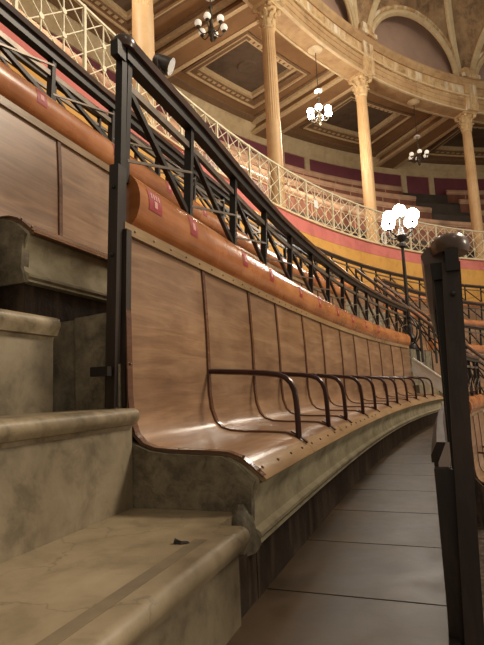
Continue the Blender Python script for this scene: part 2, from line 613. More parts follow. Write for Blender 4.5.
def railing(row, posts, label, group, top, s_off=0, t_off=.475, lean=.05, t0=None, z0=None, hw=.075, thick=1.0, sag=None, zbase=1.34):
    if t0 is None:
        t0, z0 = ROWS[row]
    tb = t0 + t_off
    zb = z0 + zbase
    r = thing('iron_railing', P(posts[len(posts) // 2], tb, zb), label, 'railing', group)

    def tz(z):
        return tb - (z - zb) * lean
    s0, s1 = posts[0], posts[-1]
    n = max(4, int((s1 - s0) / .2))
    zt = top
    tt = tz(zt)
    hp = [(tt - hw / 2, zt - .045), (tt - hw / 2 - .006, zt - .02), (tt - hw * .38, zt - .002), (tt, zt + .006), (tt + hw * .38, zt - .002), (tt + hw / 2 + .006, zt - .02), (tt + hw / 2, zt - .045)]
    def dz(ss):
        return float(np.interp(ss, sag[0], sag[1])) if sag else 0.0

    def dp(g):
        if not sag:
            return g
        return [v + Vector((0, 0, dz(q[0]))) for v, q in zip(g[0], g[2])], g[1], g[2]
    obj('handrail', dp(sweep(hp, s0 - .02, s1 + .03, n)), 'handrail', r, smooth=True)
    obj('handrail_flat', dp(sweep([(tt - .022, zt - .088), (tt + .022, zt - .088), (tt + .022, zt - .045), (tt - .022, zt - .045)], s0 - .03, s1 + .02, n)), 'iron', r)
    zm = zt - .165
    obj('mid_rail', dp(sweep([(tz(zm) - .010, zm - .014), (tz(zm) + .010, zm - .014), (tz(zm) + .010, zm + .014), (tz(zm) - .010, zm + .014)], s0, s1, n)), 'irongrey', r)
    for i, s in enumerate(posts):
        obj('post', bar(P(s, tz(zb - .02), zb - .02), P(s, tz(zt - .05), zt - .05 + dz(s)), .026 * thick, .034 * thick, up=frame(s)[1]), 'iron', r)
    for a, c in zip(posts, posts[1:]):
        z1, z2 = zm, zb + .02
        obj('diagonal_brace', bar(P(a, tz(z1), z1 + dz(a)), P(c, tz(z2), z2), .024 * thick, .02, up=frame(a)[1]), 'iron', r)
        obj('thin_tie', bar(P(a, tz(zb + .06) - .014, zb + .06), P(c, tz(zb + .22) - .014, zb + .22 + dz(c)), .010, .008, up=frame(a)[1]), 'irongrey', r)
    return r


# ------------------------------------------------------------------ setting: floor, walls
fl = obj('floor', sbox(-3.2, 8.6, -.49, .06, -.12, -.012, 40), 'grout')
tag(fl, kind='structure')
s = -2.7
while s < 8.4:
    e = s + .5
    obj('floor_slab', sweep([(-.465, -.03), (.035, -.03), (.035, 0), (-.465, 0)], s + .004, e - .004, 3), 'slab', fl)
    s = e
# row 1 .. 3 benches of the first block
bench(1, S_BEG, S_END, STRIPS, 'long curved wooden bench nearest the camera with a row of dark armrests', 'curved wooden benches')


def reg(s0, s1, w):
    n = max(1, round((s1 - s0) / w))
    return [s0 + (s1 - s0) * i / n for i in range(n + 1)]


bench(2, -.33, 6.3, [-.33] + reg(.33, 6.3, .6), 'curved wooden bench one tier up behind the near railing, beside the marble steps', 'curved wooden benches', arms=False)
bench(3, -1.0, 6.0, reg(-1.0, 6.0, .62), 'topmost near curved bench below the ochre wall, mostly hidden', 'curved wooden benches', arms=False, stickers=False)
bench(0, 4.9, 6.8, reg(4.9, 6.8, .6), 'curved wooden bench one tier down seen past the dark right-hand post', 'curved wooden benches', arms=True, stickers=False, plinth=False)
# the block beyond the stairs
for r, lb in ((0, 'far curved bench beyond the stairs, lowest tier, right of the post'), (1, 'far curved bench beyond the stairs, level with the long near bench'), (2, 'far curved bench beyond the stairs, second tier'), (3, 'far curved bench beyond the stairs, top tier under the ochre wall')):
    bench(r, S_STAIR1 + (0 if r < 3 else -.4), 17.0, reg(S_STAIR1 + (0 if r < 3 else -.4), 17.0, .62), lb, 'curved wooden benches', arms=False, stickers=False, plinth=r > 0)

# railings on the bench backs
P1 = [-.24, .26, .78, 1.28, 1.83, 2.40, 2.96, 3.52, 4.08, 4.62, 5.18, 5.72, 6.25, 6.78]
railing(1, P1, 'dark iron railing with wooden handrail rising from the bench nearest the camera', 'iron railings', 1.850, sag=([-.3, .3, .86, 1.6, 3.0, 5.4, 6.8], [0, -.005, -.045, -.08, -.08, -.055, -.045]))
railing(2, [-.72, -.21, .30, .82] + [1.36 + .54 * i for i in range(10)], 'dark iron railing behind the second-tier bench at upper left', 'iron railings', 2.445, t_off=.49, zbase=1.27)
railing(3, [-.7 + .6 * i for i in range(12)], 'dark iron railing in front of the ochre wall, top tier, near block', 'iron railings', 3.50)
railing(0, [-.31] + [.26 + .56 * i for i in range(12)] + [6.78], 'dark railing running away from the right-hand post', 'iron railings', .925, t_off=.475, lean=.0, hw=.075, zbase=1.38)
railing(0, [S_STAIR1 + .6 * i for i in range(14)], 'dark iron railing of the far block beyond the stairs, below the walkway level', 'iron railings', .89, t_off=.475)
railing(1, [S_STAIR1 + .6 * i for i in range(14)], 'dark iron railing of the far block beyond the stairs, on the walkway-level bench', 'iron railings', 1.80)
railing(2, [S_STAIR1 + .6 * i for i in range(14)], 'dark iron railing of the far block beyond the stairs, middle tier', 'iron railings', 2.62)
railing(3, [7.4 + .62 * i for i in range(15)], 'dark iron railing under the ochre wall in the far block', 'iron railings', 3.50)

# dark passage beside the lower bench
o = obj('floor_passage', sbox(-3, 13, -4.5, -.48, -1.3, -1.05, 30), 'darkriser')
tag(o, kind='structure')
o = obj('wall_passage_end', sweep([(-.98, -1.05), (-.98, -.68), (-.62, -.60), (-.55, -.52), (-.53, .12), (-.478, .12), (-.478, -1.05)], 4.86, 4.895, 1), 'darkriser')
tag(o, kind='structure')
o = obj('wall_lower_riser', sweep([(-.97, -1.05), (-.97, -.67), (-.58, -.62), (-.53, -.5), (-.53, -1.05)], 4.9, 6.8, 6), 'darkriser')
tag(o, kind='structure')
# tier floors and masonry under the rows (row 2 and 3 walkways)
tf = obj('floor_tier', sweep([(.47, -.02), (.47, 1.13), (.50, 1.13), (.50, .845), (.84, .84), (.84, -.02)], -.29, 17, 60), 'plaster')
tag(tf, kind='structure')
tf = obj('floor_tier', sweep([(1.265, .5), (1.265, 1.96), (1.295, 1.96), (1.30, 1.63), (2.15, 1.63), (2.15, .5)], -.9, 17, 60), 'plaster')
tag(tf, kind='structure')
tf = obj('floor_tier', sweep([(2.575, 1.5), (2.575, 2.75), (2.60, 2.75), (2.61, 2.40), (3.55, 2.40), (3.55, 1.5)], -1.6, 20, 60), 'plaster')
tag(tf, kind='structure')

# ------------------------------------------------------------------ marble stairs beside the camera
sa = -2.3


def nosing_prof(tn, zt, depth, th):
    r = .024
    return [(tn + depth, zt - th), (tn + .030, zt - th), (tn + .026, zt - th + .012), (tn + .014, zt - th + .014)] + arc((tn + r, zt - r), r, 215, 90, 7) + [(tn + depth, zt)]


stair = thing('floor_marble_staircase', P(-.9, .4, 0), kind='structure')
for k, (tn, zt, th, tback, se) in enumerate(((-.012, .235, .068, .46, -.290), (.392, .541, .064, .69, -.292), (.612, .838, .074, .86, -.395), (.845, 1.105, .068, 1.25, -.42), (1.165, 1.381, .068, 1.5, -.42), (1.395, 1.678, .088, 1.9, -.42))):
    if k == 0:
        st = obj('step', sweep(nosing_prof(tn, zt, .085, th), sa, -.43, 12), 'marble', stair, smooth=True)
        obj('tread', sweep([(tn + .085, zt - th), (tback, zt - th), (tback, zt), (tn + .085, zt)], sa, se, 12), 'marble', st, smooth=True)
    else:
        st = obj('step', sweep(nosing_prof(tn, zt, tback - tn, th), sa, se, 12), 'nosing', stair, smooth=True)
    zb = [0, .235, .541, .838, 1.075, 1.381][k]
    obj('riser', sweep([(tn + .03, zb - .01), (tback, zb - .01), (tback, zt - th + .004), (tn + .03, zt - th + .004)], sa, se if k else -.44, 12), 'riser', st)
obj('worn_strip', sweep([(.048, .2352), (.048, .2358), (.080, .2358), (.080, .2352)], sa, -.56, 12), 'wornstrip', stair)
# rough plaster end of the tier behind the post
blk = obj('wall_tier_end', sweep([(.475, .50), (.475, .80), (.50, .856), (.635, .848), (.63, .50)], -.30, -.26, 1), 'plaster', smooth=False)
tag(blk, kind='structure')
ew = obj('wall_bench_end', sweep([(.05, .142), (.016, .142), (.035, .20), (.03, .30), (.02, .322), (.07, .368), (.12, .390), (.30, .398), (.36, .405), (.40, .42), (.45, .44), (.45, .142)], -.288, -.26, 1), 'plaster')
tag(ew, kind='structure')
V, F = [], []
for i in range(7):                      # rough plaster stub where the moulding dies against the step
    f = i / 6
    z = .135 + .125 * f
    r1 = .012 + .052 * (1 - f ** 2.2)
    for k in range(10):
        th = 2 * pi * k / 10
        q = 1 + .12 * sin(3.1 * k + 2 * i)
        V.append(P(-.300 + r1 * 1.1 * q * cos(th), .062 + r1 * .75 * q * sin(th), z))
for i in range(6):
    for k in range(10):
        F.append((i * 10 + k, i * 10 + (k + 1) % 10, (i + 1) * 10 + (k + 1) % 10, (i + 1) * 10 + k))
F += [tuple(range(9, -1, -1)), tuple(60 + k for k in range(10))]
lump = obj('wall_moulding_stub', (V, F, None), 'plaster', smooth=True)
dr = obj('wall_riser_end', sweep([(.03, .0), (.03, .142), (.2, .142), (.2, 0)], -.438, -.268, 1), 'darkriser')
tag(dr, kind='structure')
tag(lump, kind='structure')
ew2 = obj('wall_bench_end', sweep([(.90, .985), (.806, .985), (.825, 1.04), (.82, 1.14), (.81, 1.162), (.86, 1.208), (.91, 1.230), (1.09, 1.238), (1.15, 1.26), (1.195, 1.34), (1.21, 1.44), (1.24, 1.44), (1.24, .985)], -.346, -.31, 1), 'plaster')
tag(ew2, kind='structure')


# ------------------------------------------------------------------ end posts
def end_post(row, s, label, top, zbot, tb, lean=.05, zmid=None, w=.036, side=True):
    t0, z0 = ROWS[row]
    zm = zmid if zmid is not None else z0 + 1.36

    def tz(z):
        return tb - (z - z0 - .57) * lean
    e = thing('end_post', P(s - .03, tz(zbot), zbot), label, 'post', 'bench end posts')
    a, n = frame(s)
    up_ = a
    obj('upper_bar', bar(P(s - .035, tz(zm - .05), zm - .05), P(s - .035, tz(top - .04), top - .04), w * .74, .03, up=up_), 'iron', e)
    lw = obj('lower_plank', bar(P(s - .045, tz(zbot) - .0, zbot), P(s - .045, tz(zm), zm), w * 1.0, .05, up=up_), 'postwood', e)
    if side:
        obj('side_plank', bar(P(s - .022, tz(zbot) - .026, zbot), P(s - .022, tz(zm - .22) - .022, zm - .22), .022, .03, up=up_), 'postwood', e)
    for z in (zbot + .5, zm - .08):
        obj('bolt', sphere(P(s - .074, tz(z), z), .007, 6, 4), 'iron', lw)
    # scrolled handrail end
    zt = top
    cap = []
    hw = .042 if row else .047
    for i in range(9):
        th = -pi / 2 + pi * i / 8
        cap.append((cos(th), sin(th)))
    V, F = [], []
    tt = tz(top)
    lay = [(zt - .046, .90), (zt - .034, 1.0), (zt - .016, 1.0), (zt - .003, .82), (zt + .003, .4)]
    for z, k in lay:
        for i in range(14):
            th = 2 * pi * i / 14
            V.append(P(s - .02, tt, 0) + n * (hw * k * cos(th)) + a * ((.045 if row else .060) * k * sin(th)) + Vector((0, 0, z)))
    for q in range(len(lay) - 1):
        for i in range(14):
            j = (i + 1) % 14
            F.append((q * 14 + i, q * 14 + j, (q + 1) * 14 + j, (q + 1) * 14 + i))
    F.append(tuple(range(13, -1, -1)))
    F.append(tuple((len(lay) - 1) * 14 + i for i in range(14)))
    obj('handrail_end', (V, F, None), 'handrail', e, smooth=True)
    obj('scroll_bracket', bar(P(s - .06, tt, zt - .10), P(s - .06, tt, zt - .045), .03, .05, up=up_), 'iron', e)
    return e


p1 = end_post(1, -.24, 'dark wood and iron end post of the near bench, by the marble steps', 1.850, .545, .492, lean=.035)
obj('hinge', bar(P(-.34, .535, .66), P(-.34, .47, .66), .022, .03), 'iron', p1)
end_post(0, -.31, 'tall dark end post with rounded handrail end at the right edge', .945, -.80, -.505, lean=.035, zmid=.87, w=.042, side=False)
# back of the lower bench along the walkway
pb = thing('parapet_board', P(2, -.47, -.05), 'dark wooden parapet back of the lower bench along the walkway', 'parapet')
obj('back_board', sweep([(-.468, -1.06), (-.468, .395), (-.474, .40), (-.478, .40), (-.478, -1.06)], -.31, 6.8, 30), 'darkwood', pb)
obj('sloped_cap', sweep([(-.462, .380), (-.462, .398), (-.478, .43), (-.50, .43), (-.478, .38)], -.31, 6.8, 30), 'darkwood', pb)
obj('back_post', bar(P(-.33, -.492, -.75), P(-.33, -.492, .37), .05, .04, up=frame(-.31)[0]), 'postwood', pb)

# ------------------------------------------------------------------ stairs between the blocks
st2 = thing('floor_far_stairs', P(7.5, .3, 0), kind='structure')
for k, (tn, zt) in enumerate(((-.96, -.695), (-.62, -.39), (-.40, 0.0), (-.012, .235), (.372, .541), (.602, .838), (.775, 1.075), (1.165, 1.381), (1.4, 1.63), (1.95, 1.9), (2.3, 2.16), (2.6, 2.40))):
    obj('step', sweep([(tn, zt - .30), (tn + .6, zt - .30), (tn + .6, zt), (tn, zt)], 6.92, 8.12, 4), 'riser', st2)
for s_, lb in ((7.0, 'sloping stair handrail nearer the lamp post'), (7.9, 'sloping stair handrail on the far side of the stairs')):
    r = thing('stair_handrail', P(s_, .3, .9), lb, 'handrail', 'stair handrails')

    def hz(t):
        return 2.6 - (1.3 - t) * .95
    obj('handrail', tube([P(s_, 1.3, hz(1.3)), P(s_, .3, hz(.3)), P(s_, -.7, hz(-.7))], .028, 8), 'handrail', r, smooth=True)
    obj('lower_rail', tube([P(s_, 1.3, hz(1.3) - .22), P(s_, -.7, hz(-.7) - .22)], .012, 6), 'iron', r)
    for t in (1.3, .8, .3, -.2, -.7):
        zf = hz(t) - .75
        obj('post', bar(P(s_, t, zf), P(s_, t, hz(t)), .03, .03), 'iron', r)
    for t in (1.3, .8, .3, -.2):
        obj('diagonal_brace', bar(P(s_, t, hz(t) - .1), P(s_, t - .5, hz(t - .5) - .6), .018, .018), 'iron', r)
sl = obj('stair_stringer', join(bar(P(6.88, .42, .86), P(6.88, -.12, .42), .03, .20), bar(P(6.88, .42, .97), P(6.88, -.12, .53), .08, .02)), 'white')
tag(sl, 'white sloping stone slab beside the far stairs at the end of the near bench', 'slab')

# ------------------------------------------------------------------ upper gallery wall (fascia)
w = obj('wall_gallery', sweep([(3.5, 2.3), (3.5, 4.30), (3.9, 4.30), (3.9, 2.3)], -2.0, 24, 90), 'orange')
tag(w, kind='structure')
w = obj('wall_gallery_band', sweep([(3.494, 4.30), (3.494, 4.63), (3.9, 4.63), (3.9, 4.30)], -2.0, 24, 90), 'pink')
tag(w, kind='structure')
w = obj('trim_gallery_ledge', sweep([(3.45, 4.63), (3.45, 4.665), (3.9, 4.665), (3.9, 4.63)], -2.0, 24, 90), 'cream')
tag(w, kind='structure')
w = obj('floor_gallery', sweep([(3.9, 4.4), (3.9, 4.66), (4.9, 4.66), (4.9, 4.4)], -2.0, 24, 60), 'floorup')
tag(w, kind='structure')

# lattice balustrade
lat = thing('lattice_balustrade', P(8, 3.5, 4.665), 'cream iron lattice balustrade along the upper gallery edge', 'balustrade')
obj('top_rail', sweep([(3.485, 5.655), (3.525, 5.655), (3.525, 5.69), (3.485, 5.69)], .06, 21.5, 70), 'lattice', lat)
obj('bottom_rail', sweep([(3.49, 4.675), (3.52, 4.675), (3.52, 4.70), (3.49, 4.70)], .06, 21.5, 70), 'lattice', lat)
BAY = 1.02
for k in range(-3, 18):
    s = 3.12 + BAY * k
    pst = obj('post', bar(P(s, 3.505, 4.66), P(s, 3.505, 5.70), .04, .04, up=frame(s)[1]), 'lattice', lat)
    for j in range(3):
        a, c = s + BAY * j / 3, s + BAY * (j + 1) / 3
        if j:
            ml = obj('mullion', bar(P(a, 3.505, 4.68), P(a, 3.505, 5.67), .016, .016, up=frame(a)[1]), 'lattice', lat)
            for i in (1, 2):
                z = 4.69 + .328 * i
                f, n_ = frame(a)
                p = P(a, 3.505, z)
                obj('rosette', tube([p - n_ * .018, p + n_ * .018], .040, 8), 'lattice', ml)
        for i in range(3):
            z0, z1 = 4.69 + .328 * i, 4.69 + .328 * (i + 1)
            obj('brace', bar(P(a, 3.505, z0), P(c, 3.505, z1), .013, .013, up=frame(a)[1]), 'lattice', lat)
            obj('brace', bar(P(a, 3.51, z1), P(c, 3.51, z0), .013, .013, up=frame(a)[1]), 'lattice', lat)

# ------------------------------------------------------------------ columns
COLS = [.95, 4.84, 8.77, 12.35, 16.28, 20.1]
TC = 3.98
for i, s in enumerate(COLS):
    if i == 0:
        continue
    base = P(s, TC, 4.66)
    lb = ['', 'cream column at upper left with smooth lower drum', 'cream column left of the lit chandelier', 'cream column right of the lit chandelier', 'cream column above the tall dark post at the right', 'cream column past the right edge'][i]
    if i == 5:
        continue
    col = thing('gallery_column', base, lb, 'column', 'gallery columns')
    obj('base', lathe([(.26, 0), (.26, .08), (.24, .09), (.25, .14), (.21, .18), (.20, .22)], base, 20), 'column', col, smooth=True)
    obj('lower_shaft', lathe([(.192, .2), (.190, 1.2), (.186, 2.45), (.186, 2.47)], base, 28), 'column', col, smooth=True)
    obj('fluted_shaft', lathe([(.182, 2.46), (.182, 2.50), (.182, 2.52), (.174, 4.0), (.160, 4.96), (.160, 4.98), (.160, 5.0)], base, 40, (2.51, 4.97)), 'column', col, smooth=False)
    obj('necking', lathe([(.165, 4.98), (.185, 5.0), (.185, 5.05), (.165, 5.07)], base, 20), 'capital', col, smooth=True)
    cp = obj('capital', lathe([(.165, 5.05), (.172, 5.2), (.185, 5.4), (.23, 5.55), (.26, 5.6)], base, 20), 'capital', col, smooth=True)
    a, n_ = frame(s)
    for ring, (z0, z1, r1, cnt, off) in enumerate(((5.06, 5.28, .24, 8, 0), (5.18, 5.45, .275, 8, .5))):
        for k in range(cnt):
            th = 2 * pi * (k + off) / cnt
            d = a * cos(th) + n_ * sin(th)
            q = base
            side = Vector((-d.y, d.x, 0))
            pts = [(.17, z0, .05), (.19, (z0 + z1) / 2, .06), (r1 - .02, z1, .045), (r1 + .02, z1 - .01, .03), (r1 + .015, z1 - .05, .015)]
            V, F = [], []
            for r_, z_, w_ in pts:
                for sg in (-1, 0, 1):
                    V.append(q + d * (r_ + (.018 if sg == 0 else 0)) + side * (w_ * sg) + Vector((0, 0, z_)))
            for r_, z_, w_ in pts:
                for sg in (-1, 0, 1):
                    V.append(q + d * (r_ - .025) + side * (w_ * sg) + Vector((0, 0, z_)))
            o_ = 3 * len(pts)
            for u in range(len(pts) - 1):
                for v in range(2):
                    F.append((u * 3 + v, u * 3 + v + 1, u * 3 + v + 4, u * 3 + v + 3))
                    F.append((o_ + u * 3 + v, o_ + u * 3 + v + 3, o_ + u * 3 + v + 4, o_ + u * 3 + v + 1))
                F.append((u * 3, u * 3 + 3, o_ + u * 3 + 3, o_ + u * 3))
                F.append((u * 3 + 2, o_ + u * 3 + 2, o_ + u * 3 + 5, u * 3 + 5))
            F.append((0, o_, o_ + 1, o_ + 2, 2, 1))
            e_ = 3 * (len(pts) - 1)
            F.append((e_, e_ + 1, e_ + 2, o_ + e_ + 2, o_ + e_ + 1, o_ + e_))
            obj('acanthus_leaf', (V, F, None), 'capital', cp, smooth=True)
    for k in range(4):
        th = pi / 4 + k * pi / 2
        d = a * cos(th) + n_ * sin(th)
        side = Vector((-d.y, d.x, 0))
        p = base + d * .31 + Vector((0, 0, 5.53))
        obj('volute', tube([p - side * .04, p + side * .04], .06, 10), 'capital', cp, smooth=True)
    ab = []
    obj('abacus', join(bar(base + Vector((0, 0, 5.58)), base + Vector((0, 0, 5.66)), .56, .56, up=a)), 'capital', col)

# ------------------------------------------------------------------ entablature
for nm, pr, mt in (
        ('wall_architrave', [(3.66, 10.32), (3.66, 10.46), (3.635, 10.47), (3.635, 10.62), (3.61, 10.63), (3.61, 10.74), (4.3, 10.74), (4.3, 10.32)], 'architrave'),
        ('wall_frieze', [(3.64, 10.74), (3.64, 11.24), (4.3, 11.24), (4.3, 10.74)], 'stained'),
        ('trim_entablature_cornice', [(3.60, 11.24), (3.57, 11.29), (3.52, 11.36), (3.50, 11.44), (3.54, 11.52), (4.3, 11.52), (4.3, 11.24)], 'architrave')):
    en = obj(nm, sweep(pr, -1, 24, 90), mt)
    tag(en, kind='structure')
for t_ in (3.69, 4.24):
    tr = obj('trim_soffit', sweep([(t_ - .035, 10.285), (t_ + .035, 10.285), (t_ + .035, 10.325), (t_ - .035, 10.325)], -1, 24, 90), 'cream')
    tag(tr, kind='structure')
tr = obj('trim_dentil', sweep([(3.56, 10.80), (3.56, 10.86), (3.66, 10.86), (3.66, 10.80)], -1, 24, 90), 'ceilline')
tag(tr, kind='structure')
for i, s in enumerate(COLS):   # pier blocks over each column
    o = obj('wall_pier', sbox(s - .20, s + .20, 3.56, 4.1, 10.30, 11.62, 2), 'stained')
    tag(o, kind='structure')

# ------------------------------------------------------------------ vault, lunettes, ribs


def vt(v):           # inward lean of the vault with height v above the entablature
    return 3.80 - .03 * v - .075 * v * v


for a, c in zip(COLS[1:], COLS[2:]):
    mid, hw = (a + c) / 2, (c - a) / 2
    R = hw * .84
    z0 = 11.55
    Hh = 4.6
    NS, NR = 28, 7
    V, F, U = [], [], []
    for i in range(NS + 1):
        th = pi * i / NS
        ix, iz = R * cos(th), R * 1.02 * sin(th)
        k = 1 / max(abs(cos(th)) / hw, abs(sin(th)) / Hh)
        ox, oz = k * cos(th), k * sin(th)
        for j in range(NR + 1):
            f = j / NR
            x, z = ix + (ox - ix) * f, iz + (oz - iz) * f
            V.append(P(mid + x, vt(z), z0 + z))
    for i in range(NS):
        for j in range(NR):
            F.append((i * (NR + 1) + j, (i + 1) * (NR + 1) + j, (i + 1) * (NR + 1) + j + 1, i * (NR + 1) + j + 1))
    v_ = obj('ceiling_vault', (V, F, None), 'vault', smooth=True, recalc=False)
    tag(v_, kind='structure')
    # tympanum
    V = [P(mid + R * 1.35 * cos(pi * i / NS), 4.05, z0 - .05 + R * 1.4 * sin(pi * i / NS)) for i in range(NS + 1)]
    n0 = len(V)
    V += [P(mid + R * 1.35 * cos(pi * i / NS), 4.20, z0 - .05 + R * 1.4 * sin(pi * i / NS)) for i in range(NS + 1)]
    F = [tuple(range(n0)), tuple(range(2 * n0 - 1, n0 - 1, -1))] + [(i, i + 1, n0 + i + 1, n0 + i) for i in range(n0 - 1)] + [(n0 - 1, 0, n0, 2 * n0 - 1)]
    v_ = obj('wall_lunette', (V, F, None), 'mauve')
    tag(v_, kind='structure')
    # arch mouldings
    for rr, rad, mt in ((R * 1.0, .10, 'cream'), (R * 1.09, .07, 'stained'), (R * .955, .04, 'ceilline')):
        pts = [P(mid + rr * cos(pi * i / 36), vt(rr * sin(pi * i / 36)) - .02, z0 + rr * 1.02 * sin(pi * i / 36)) for i in range(37)]
        v_ = obj('trim_arch', tube(pts, rad, 8), mt, smooth=True)
        tag(v_, kind='structure')
for s in COLS[1:]:
    for sg in (-1, 1):
        V, F = [], []
        NV = 16
        for i in range(NV + 1):
            v = 4.5 * i / NV
            w = .085 + .012 * v
            x0 = sg * (.16 + .15 * v + .045 * v * v)
            t = vt(v) - .05
            for x, d in ((-w, .22), (-w, 0), (-w * .55, -.05), (w * .55, -.05), (w, 0), (w, .22)):
                V.append(P(s + x0 + x, t + d, 11.5 + v))
        for i in range(NV):
            for j in range(6):
                j2 = (j + 1) % 6
                F.append((i * 6 + j, i * 6 + j2, (i + 1) * 6 + j2, (i + 1) * 6 + j))
        F.append(tuple(range(6)))
        F.append(tuple(NV * 6 + j for j in range(6)))
        v_ = obj('trim_vault_rib', (V, F, None), 'cream')
        tag(v_, kind='structure')
    # scrolled springer block where ribs meet the pier
    v_ = obj('trim_springer', join(sbox(s - .30, s + .30, 3.46, 3.9, 11.52, 11.66, 1), sbox(s - .22, s + .22, 3.5, 3.9, 11.66, 11.9, 1)), 'stained')
    tag(v_, kind='structure')

# ------------------------------------------------------------------ coffered gallery ceiling
ZC = 10.85
TB = 8.85
for a, c in zip(COLS, COLS[1:] + [24]):
    mid, hw = (a + c) / 2, (c - a) / 2
    hs = 1.02
    ta, tb_ = 5.4, 7.85
    # field around the coffer
    for q in ((a, c, 4.25, ta), (a, c, tb_, TB + .2), (a, mid - hs, ta, tb_), (mid + hs, c, ta, tb_)):
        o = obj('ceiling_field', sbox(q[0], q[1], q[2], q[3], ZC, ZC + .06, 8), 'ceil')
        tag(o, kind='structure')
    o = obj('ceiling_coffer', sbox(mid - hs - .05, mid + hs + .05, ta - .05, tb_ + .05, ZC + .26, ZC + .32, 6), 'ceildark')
    tag(o, kind='structure')
    # stepped frame
    for d, z0_, z1_, w_, mt in ((0.0, ZC + .02, ZC + .28, .16, 'browntrim'), (.17, ZC + .10, ZC + .28, .10, 'ceilline'), (-.14, ZC - .05, ZC + .01, .10, 'browntrim'), (-.06, ZC - .07, ZC + .01, .04, 'ceilline')):
        s0_, s1_, t0_, t1_ = mid - hs + d * .85, mid + hs - d * .85, ta + d, tb_ - d
        o = obj('trim_coffer', join(sbox(s0_, s1_, t0_, t0_ + w_, z0_, z1_, 6), sbox(s0_, s1_, t1_ - w_, t1_, z0_, z1_, 6), sbox(s0_, s0_ + w_ * .8, t0_ + w_, t1_ - w_, z0_, z1_, 1), sbox(s1_ - w_ * .8, s1_, t0_ + w_, t1_ - w_, z0_, z1_, 1)), mt)
        tag(o, kind='structure')
        if mt == 'ceilline' and d > 0:
            # egg-and-dart row
            for e_ in range(11):
                x = s0_ + .12 + (s1_ - s0_ - .24) * e_ / 10
                for tt_ in (t0_ - .06, t1_ + .06):
                    obj('egg_ornament', sbox(x - .045, x + .045, tt_ - .05, tt_ + .05, z0_ - .09, z0_ - .02), 'ceilline', o)
    # ornament rosette
    o = obj('ceiling_rosette', lathe([(.02, 0), (.12, -.03), (.22, -.02), (.30, -.04), (.34, 0), (.34, .03)], P(mid, (ta + tb_) / 2, ZC + .25), 16), 'ceildark', smooth=True)
    tag(o, kind='structure')
for s in COLS:
    o = obj('ceiling_beam', sbox(s - .24, s + .24, 4.2, TB + .1, 10.42, ZC + .02, 1), 'ceil')
    tag(o, kind='structure')
    for sg in (-1, 1):
        o2 = obj('beam_moulding', join(sbox(s + sg * .27 - .05, s + sg * .27 + .05, 4.25, TB, 10.40, 10.50, 1), sbox(s + sg * .33 - .06, s + sg * .33 + .06, 4.25, TB, 10.70, 10.86, 1)), 'ceilline', o)
        obj('beam_moulding', sbox(s + sg * .44 - .03, s + sg * .44 + .03, 4.25, TB, 10.79, 10.86, 1), 'browntrim', o)
for prof, mt in (([(4.2, 10.55), (4.34, 10.62), (4.42, 10.86), (4.2, 10.86)], 'browntrim'), ([(4.42, 10.80), (4.52, 10.80), (4.52, 10.86), (4.42, 10.86)], 'ceilline')):
    o = obj('trim_ceiling_front', sweep(prof, -1, 24, 70), mt)
    tag(o, kind='structure')

# back wall
w = obj('wall_gallery_back', sweep([(TB, 4.6), (TB, 11.0), (TB + .2, 11.0), (TB + .2, 4.6)], -2, 24, 80), 'maroon')
tag(w, kind='structure')
w = obj('trim_back_frieze', sweep([(TB + .02, 10.14), (TB - .05, 10.14), (TB - .05, 10.22), (TB - .03, 10.24), (TB - .03, 10.50), (TB - .10, 10.56), (TB - .22, 10.70), (TB - .25, 10.86), (TB + .02, 10.86)], -2, 24, 80), 'cream')
tag(w, kind='structure')
w = obj('trim_back_cornice', sweep([(TB - .25, 10.74), (TB - .5, 10.80), (TB - .52, 10.86), (TB - .25, 10.86)], -2, 24, 80), 'browntrim')
tag(w, kind='structure')
k = 0
for s in (5.0, 6.0, 9.0, 9.8, 13.0, 13.8, 16.8, 17.6, 20.2, 21.0):
    w = obj('trim_pilaster', sbox(s - .07, s + .07, TB - .07, TB + .03, 7.6, 10.15), 'cream')
    tag(w, kind='structure')

# upper gallery benches on rising tiers
UP = [(4.42, 4.93), (5.35, 5.55), (6.3, 6.45), (7.2, 7.3), (8.05, 8.08)]
UL = ['first', 'second', 'third', 'fourth', 'top']
for j, (t0, z0) in enumerate(UP):
    S0, S1 = 1.6, 16.6 if j in (2, 3, 4) else 21.0
    bench(None, S0, S1, reg(S0, S1, .52), 'reddish upper gallery bench row, %s tier behind the cream lattice' % UL[j], 'upper gallery benches', arms=False, quality=0, mats=('red', 'redroll', 'redroll'), t0=t0, z0=z0, stickers=False, edge=True, plinth=False)
    if j in (2, 3, 4):
        bench(None, 17.9, 22, reg(17.9, 22, .52), 'short reddish upper gallery bench right of the aisle, %s tier' % UL[j], 'upper gallery benches', arms=False, quality=0, mats=('red', 'redroll', 'redroll'), t0=t0, z0=z0, stickers=False, edge=True, plinth=False)
    tf = obj('floor_gallery_tier', sweep([(t0 + .03, 4.4), (t0 + .03, z0 + .32), (t0 + .4, z0 + .32), (t0 + .5, z0 + 1.1), (t0 + .58, z0 + 1.1), (t0 + .6, z0 + .9), (t0 + 1.0, z0 + .9), (t0 + 1.0, 4.4)], 1.6, 22, 50), 'floorup')
    tag(tf, kind='structure')


